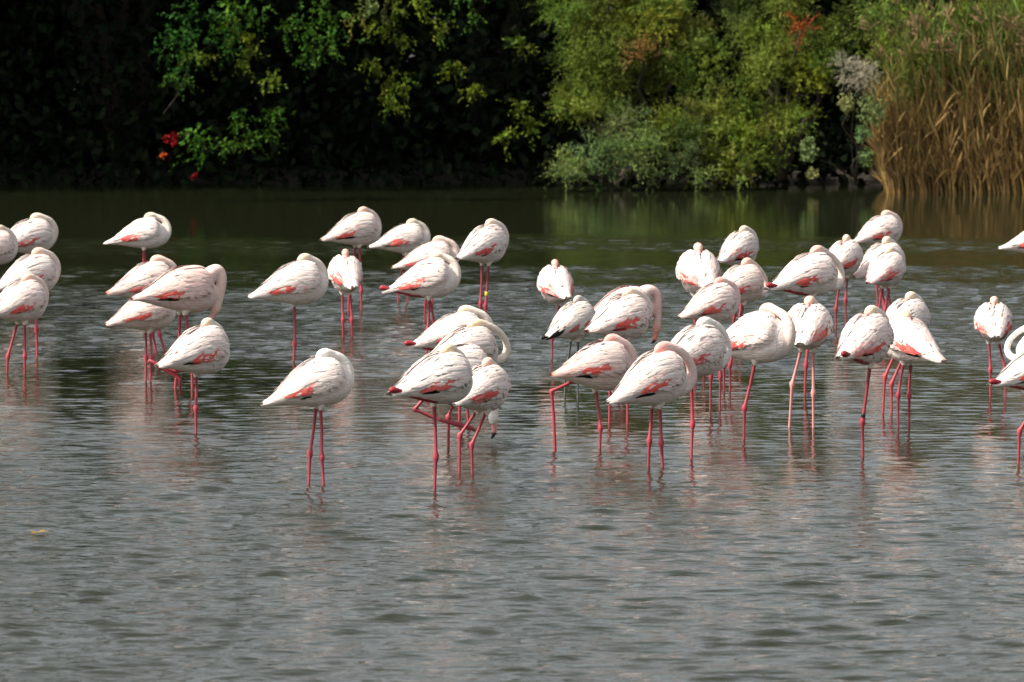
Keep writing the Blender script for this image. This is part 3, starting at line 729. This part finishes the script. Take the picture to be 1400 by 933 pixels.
# big olive tamarisk, upper mound and lower pale mound
lobesA = [lobe(860,55,95,70,86.2,.9,OL), lobe(800,110,48,45,85.6,.6,OL), lobe(905,35,62,50,86,.7,YG), lobe(945,78,42,32,85.7,.5,OL), lobe(788,62,42,48,85.8,.6,OL),
          lobe(835,10,75,45,86.2,.8,OL), lobe(775,150,20,18,85.4,.4,YG), lobe(880,72,34,12,85.3,.3,BR), lobe(800,150,22,15,85.4,.4,YG)]
bA = at_depth(860, 255, 86.3)
tree('tamarisk_tree', 'olive green tamarisk with rounded feathery crown above the pale grey-green bush', 'tree', (bA.x, bA.y, .2), [l[:6] for l in lobesA], 0, .1, OL, .09, 21,
     'tamarisks on the bank', [sprays(r, sublobes(r, lobesA), 1500, .30, 14, .07, OL)])
lobesB = [lobe(790,222,36,28,84.4,.5,PG), lobe(832,200,50,42,84.6,.6,(.10,.14,.05)), lobe(882,205,38,34,84.4,.5,PG), lobe(850,172,42,28,84.9,.5,(.09,.12,.03)), lobe(772,236,18,14,84.1,.3,PG), lobe(925,170,40,34,84.9,.5,(.09,.12,.03))]
bB = at_depth(840, 262, 84.8)
tree('tamarisk_bush', 'pale grey-green bush drooping to the waterline below the olive tamarisk', 'bush', (bB.x, bB.y, .15), [l[:6] for l in lobesB], 0, .1, PG, .05, 22,
     'tamarisks on the bank', [sprays(r, sublobes(r, lobesB), 1500, .28, 14, .065, PG)])
lobesC = [lobe(955,168,50,40,85.2,.6,OL), lobe(985,195,50,38,84.9,.6,YG), lobe(930,218,26,26,84.6,.4,(.09,.12,.04)), lobe(962,128,30,24,85.4,.5,OL), lobe(1012,228,26,24,84.6,.4,YG), lobe(1045,205,32,30,84.9,.4,YG), lobe(955,240,10,14,84.2,.2,PG)]
bC = at_depth(985, 262, 85.1)
tree('tamarisk_bush', 'yellow-green feathery bush between the pale bush and the tall dark-gapped tamarisk', 'bush', (bC.x, bC.y, .15), [l[:6] for l in lobesC], 0, .1, OL, .05, 23,
     'tamarisks on the bank', [sprays(r, sublobes(r, lobesC), 1500, .28, 14, .065, OL)])
lobesD = [lobe(1040,60,55,55,86,.7,OL), lobe(1062,112,55,48,85.8,.7,YG), lobe(1030,150,40,36,85.5,.5,OL), lobe(1075,25,60,45,86.3,.8,OL), lobe(1112,80,48,42,85.8,.6,OL), lobe(1018,15,32,35,86.2,.5,DG), lobe(1085,175,34,30,85.4,.4,YG), lobe(1145,55,40,34,86,.5,OL), lobe(1095,42,12,14,85.1,.2,(.22,.07,.02)), lobe(1165,30,26,28,86.2,.4,DG)]
bD = at_depth(1070, 255, 86.2)
tree('tamarisk_tree', 'tall green tamarisk with an orange-red twig, beside the flowering shrub', 'tree', (bD.x, bD.y, .2), [l[:6] for l in lobesD], 0, .1, OL, .09, 24,
     'tamarisks on the bank', [sprays(r, sublobes(r, lobesD), 1500, .30, 14, .07, OL)])
# shrub with whitish seed heads and pale broad leaves
lobesE = [lobe(1165,100,20,20,83.2,.3,(.36,.33,.24)), lobe(1183,108,18,18,83.1,.3,(.3,.28,.2)), lobe(1148,88,14,12,83.3,.2,(.22,.22,.14))]
lobesE2 = [lobe(1192,150,22,26,83.1,.35,None), lobe(1180,182,14,14,83.1,.25,None), lobe(1158,140,14,16,83.2,.3,None), lobe(1105,205,14,20,84.8,.3,None), lobe(1185,215,14,14,84.6,.3,None), lobe(1110,238,10,8,84.6,.2,None)]
bE = at_depth(1170, 258, 85)
tree('flowering_shrub', 'leafy shrub with whitish seed heads between the tamarisk and the reeds', 'shrub', (bE.x, bE.y, .15), [l[:6] for l in lobesE + lobesE2], 0, .1, OL, .012, 25, None,
     [sprays(r, lobesE, 2200, .16, 12, .04, OL), crown_leaves(r, [l[:6] for l in lobesE2], 900, .075, (.13, .17, .06), .4, .2)])
lobesF = [lobe(1235,75,40,34,83.9,.5,OL), lobe(1285,45,52,40,84.2,.6,YG), lobe(1345,50,55,38,84.4,.6,OL), lobe(1400,30,55,40,84.4,.6,YG), lobe(1215,30,36,30,84.6,.5,OL), lobe(1310,92,36,22,83.8,.4,YG), lobe(1385,80,42,22,84,.4,BR), lobe(1255,110,24,18,83.6,.3,YG)]
bF = at_depth(1300, 255, 86.6)
tree('willow_bush', 'yellow-green leafy bush rising out of the golden reeds', 'bush', (bF.x, bF.y, .15), [l[:6] for l in lobesF], 0, .1, OL, .06, 26, None,
     [sprays(r, sublobes(r, lobesF), 1000, .3, 9, .11, OL, .35, .5, None, .2)])
# wood: overhanging crowns rooted on the bank (their undersides hang just above the picture)
def crown_lobes(rnd, x, y, zc, R, n):
    L_ = [(x, y, zc, R * .8, R * .8, R * .33)]
    for i in range(n):
        a = rnd.uniform(0, 6.28); d = R * rnd.uniform(.35, .75); q = R * rnd.uniform(.32, .5)
        L_.append((x + math.cos(a) * d, y + math.sin(a) * d, zc + rnd.uniform(-.2, .35) * R * .5, q, q, q * .62))
    return L_
rnd = random.Random(3)
WOOD = [(-13.6,86.6,6.2,4.6,'broad dark tree at the blackest end of the wood'), (-9.8,86.6,6.2,4.6,'dark tree over the black shade by the red creeper'),
        (-6.0,86.6,6.2,4.4,'leafy tree with green sprays hanging over the shaded water'), (-.6,91.2,5.6,3.3,'dark tree between the hanging sprays and the olive tamarisk'),
        (3.6,91.5,5.3,4.0,'tall dark tree standing behind the olive tamarisk'), (7.2,91.5,5.3,4.2,'tall dark tree standing behind the flowering shrub'), (11,91.5,5.3,4.2,'tall dark tree standing behind the reed bed')]
def hang(px, py, rr, Y=81.0, col=(.07,.13,.02)):
    c = at_depth(px, py, Y); q = rr * Y / FPX; return (c.x, c.y + r.uniform(-.3, .3), c.z, q, q * .8, q * .85, col)
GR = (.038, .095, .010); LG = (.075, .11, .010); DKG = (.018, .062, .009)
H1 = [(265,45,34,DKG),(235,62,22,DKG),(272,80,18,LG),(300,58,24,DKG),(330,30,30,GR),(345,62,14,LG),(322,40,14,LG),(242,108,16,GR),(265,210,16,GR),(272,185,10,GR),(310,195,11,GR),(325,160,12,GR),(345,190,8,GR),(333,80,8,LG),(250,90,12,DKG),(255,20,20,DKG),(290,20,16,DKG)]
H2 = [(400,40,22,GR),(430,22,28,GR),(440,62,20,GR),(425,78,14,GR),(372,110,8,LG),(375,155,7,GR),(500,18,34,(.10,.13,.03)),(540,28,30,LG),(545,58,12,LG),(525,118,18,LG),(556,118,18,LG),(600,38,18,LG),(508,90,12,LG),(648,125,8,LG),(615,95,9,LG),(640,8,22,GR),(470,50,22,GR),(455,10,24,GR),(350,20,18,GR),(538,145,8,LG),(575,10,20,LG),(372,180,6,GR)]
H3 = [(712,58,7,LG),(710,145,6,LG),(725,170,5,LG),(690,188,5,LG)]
for i, (x, y, zc, R, lab) in enumerate(WOOD):
    ex = None
    H = {1: H1, 2: H2, 3: H3}.get(i)
    if H:
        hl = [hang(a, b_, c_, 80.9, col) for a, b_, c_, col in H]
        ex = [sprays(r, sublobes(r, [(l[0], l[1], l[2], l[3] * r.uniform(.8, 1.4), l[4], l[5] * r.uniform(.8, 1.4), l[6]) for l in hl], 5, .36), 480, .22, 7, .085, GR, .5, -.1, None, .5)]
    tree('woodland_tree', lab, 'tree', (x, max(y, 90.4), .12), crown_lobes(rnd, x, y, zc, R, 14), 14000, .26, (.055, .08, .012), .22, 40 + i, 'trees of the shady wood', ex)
# red creeper leaves in the shade
cr = [hang(228,192,9,80.8,(.20,.008,.010)), hang(240,185,7,80.8,(.20,.008,.010)), hang(222,214,5,80.8,(.30,.045,.008)), hang(265,241,6,80.8,(.18,.008,.012)), hang(238,196,6,80.8,(.20,.008,.010))]
V, F, C = merge([crown_leaves(r, [l[:6]], 26, .06, l[6], .3, .1) for l in cr])
e = empty('creeper', (cr[0][0], 81, -.1)); tag(e, 'creeper with scarlet autumn leaves hanging in the black shade', 'creeper')
link('foliage', mesh_np('creeper', V - np.array([cr[0][0], 81, -.1]), F, C, smooth=False), M_LEAF, e)
c0 = np.array([(cr[0][0]-.05, 80.8, 1.25), (cr[1][0], 81.1, 1.5), (cr[1][0]+.1, 83.5, 2.0), (cr[1][0]+.3, 87.5, 2.2)])
V, F = tube(c0, [.003, .003, .003, .003], 6); link('stem', mesh_np('stem', V - np.array([cr[0][0], 81, -.1]), F), M_BARK, e)
# thicket under the crowns: one mass, leaves darkened to paint in deep shade
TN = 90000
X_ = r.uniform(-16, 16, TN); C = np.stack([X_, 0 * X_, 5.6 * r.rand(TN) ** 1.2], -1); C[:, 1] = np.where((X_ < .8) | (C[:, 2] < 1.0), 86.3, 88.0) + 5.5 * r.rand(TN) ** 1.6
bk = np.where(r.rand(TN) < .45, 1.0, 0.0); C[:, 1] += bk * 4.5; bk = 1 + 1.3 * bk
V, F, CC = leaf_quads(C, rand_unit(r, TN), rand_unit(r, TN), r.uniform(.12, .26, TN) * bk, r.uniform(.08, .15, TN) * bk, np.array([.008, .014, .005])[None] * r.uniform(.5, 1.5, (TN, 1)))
t_ = link('thicket', mesh_np('thicket', V, F, CC, smooth=False), M_LEAF); tag(t_, 'undergrowth below the trees with deep shade coloured into its leaves', 'undergrowth', kind='stuff')

# reed bed
def reed_bed(seed, n):
    r = np.random.RandomState(seed); VV, FF, CC = [], [], []; nv = 0
    for i in range(n):
        px = r.uniform(1212, 1490); Y = 83.3 + 3.2 * r.rand() ** 1.2
        b = at_depth(px, 270, Y); b = np.array([b.x, Y, .0])
        front = px < 1260
        h = (1.0 + 1.7 * r.rand()) * (1 if not front else r.uniform(.35, .9)) * (1 if r.rand() > .12 else 1.35)
        if r.rand() < .4: h *= r.uniform(.18, .55)
        lean = r.normal(-.17, .09); ly = r.normal(-.08, .08)
        t = np.linspace(0, 1, 6)
        path = b[None] + np.stack([lean * h * t ** 1.3 + .03 * np.sin(t * 5 + i), ly * h * t ** 1.5, h * t], -1)
        wd = .011 * (1 - .6 * t) * r.uniform(.8, 1.3)
        gold = np.array([.33, .225, .085]) * r.uniform(.35, 1.45); red = np.array([.22, .10, .04]); grn = np.array([.10, .14, .03])
        gold = gold * (1 - .35 * r.rand()) + red * .35 * r.rand()
        g_ = smoothstep(.35, .75, t * h / 2.8 + r.normal(0, .12))[:, None]; col = gold * (1 - g_) + (grn * .75 + gold * .25) * g_
        a = r.uniform(0, 3.14); sx = np.array([math.cos(a), math.sin(a), 0]); sy_ = np.array([-math.sin(a), math.cos(a), 0])
        for s_ in (sx, sy_):
            V = np.stack([path - s_ * wd[:, None], path + s_ * wd[:, None]], 1).reshape(-1, 3)
            F = np.array([(2*j, 2*j+1, 2*j+3, 2*j+2) for j in range(5)]); VV.append(V); FF.append(F + nv); nv += len(V); CC.append(np.repeat(col, 2, 0))
        for q in range(r.randint(5, 10)):
            f = r.uniform(.04, 1); p = np.array([np.interp(f, t, path[:, c]) for c in range(3)])
            L_ = r.uniform(.25, .6); d = unit(np.array([[r.normal(.05 if r.rand() < .4 else -.35, .28), r.normal(-.15, .25), r.uniform(.7, 1.3)]]))[0]
            tt = np.linspace(0, 1, 4); lp = p + d * (L_ * tt)[:, None] + np.array([.1, 0, -.2]) * r.uniform(.2, 1.4) * (L_ * tt ** 2.2)[:, None]
            w_ = .010 * np.array([.6, 1, .75, .05]) * r.uniform(.7, 1.4); s_ = unit(np.cross(d, r.normal(size=3))[None])[0]
            gg = smoothstep(.38, .7, f * h / 2.8 + r.normal(0, .14)); c_ = (gold * (1 - gg) + np.array([.09, .13, .03]) * r.uniform(.7, 1.4) * gg)
            V = np.stack([lp - s_ * w_[:, None], lp + s_ * w_[:, None]], 1).reshape(-1, 3)
            F = np.array([(2*j, 2*j+1, 2*j+3, 2*j+2) for j in range(3)]); VV.append(V); FF.append(F + nv); nv += len(V); CC.append(np.repeat(c_[None], 8, 0))
        if h > 2.0 and r.rand() < .22:
            p = path[-1]
            for q in range(14):
                d = unit(np.array([[r.normal(-.5, .4), r.normal(0, .3), r.uniform(0, 1)]]))[0]; L_ = r.uniform(.08, .2); p0 = p - np.array([0, 0, .14 * q / 14])
                s_ = unit(np.cross(d, r.normal(size=3))[None])[0] * .012
                V = np.stack([p0 - s_ * .3, p0 + s_ * .3, p0 + d * L_ + s_, p0 + d * L_ - s_]); VV.append(V); FF.append(np.array([[0, 1, 2, 3]]) + nv); nv += 4
                CC.append(np.repeat((np.array([.26, .17, .09]) * r.uniform(.7, 1.3))[None], 4, 0))
    return np.concatenate(VV), np.concatenate(FF), np.concatenate(CC)
V, F, C = reed_bed(5, 2600)
rb = link('reed_bed', mesh_np('reed_bed', V, F, C, smooth=False), M_REED); tag(rb, 'dense bed of golden brown reeds with green upper leaves', 'reeds', kind='stuff')

# floating leaf
p = on_water(57, 732); e = np.array([[-.05,-.012,.0],[-.02,-.03,.012],[.03,-.026,.016],[.055,0,.006],[.03,.026,.014],[-.02,.03,.01],[0,0,.022],[-.075,0,.02]])
bm = bmesh.new(); vs = [bm.verts.new(q) for q in e + np.array([0, 0, .012])]
for f_ in ((0,1,6),(1,2,6),(2,3,6),(3,4,6),(4,5,6),(5,0,6),(0,7,1)): bm.faces.new([vs[i] for i in f_])
me = bpy.data.meshes.new('floating_leaf'); bm.to_mesh(me); bm.free()
a = me.color_attributes.new('col', 'FLOAT_COLOR', 'POINT'); a.data.foreach_set('color', np.tile(np.array([.34,.19,.05,1], np.float32), 8))
fl = link('floating_leaf', me, M_REED); fl.location = p; tag(fl, 'curled brown leaf floating alone on the open water', 'leaf')

# ------------------------------------------------------------------ build the birds
for i, b in enumerate(B): build_bird(b, i)
bpy.data.collections.remove(tmp_col)
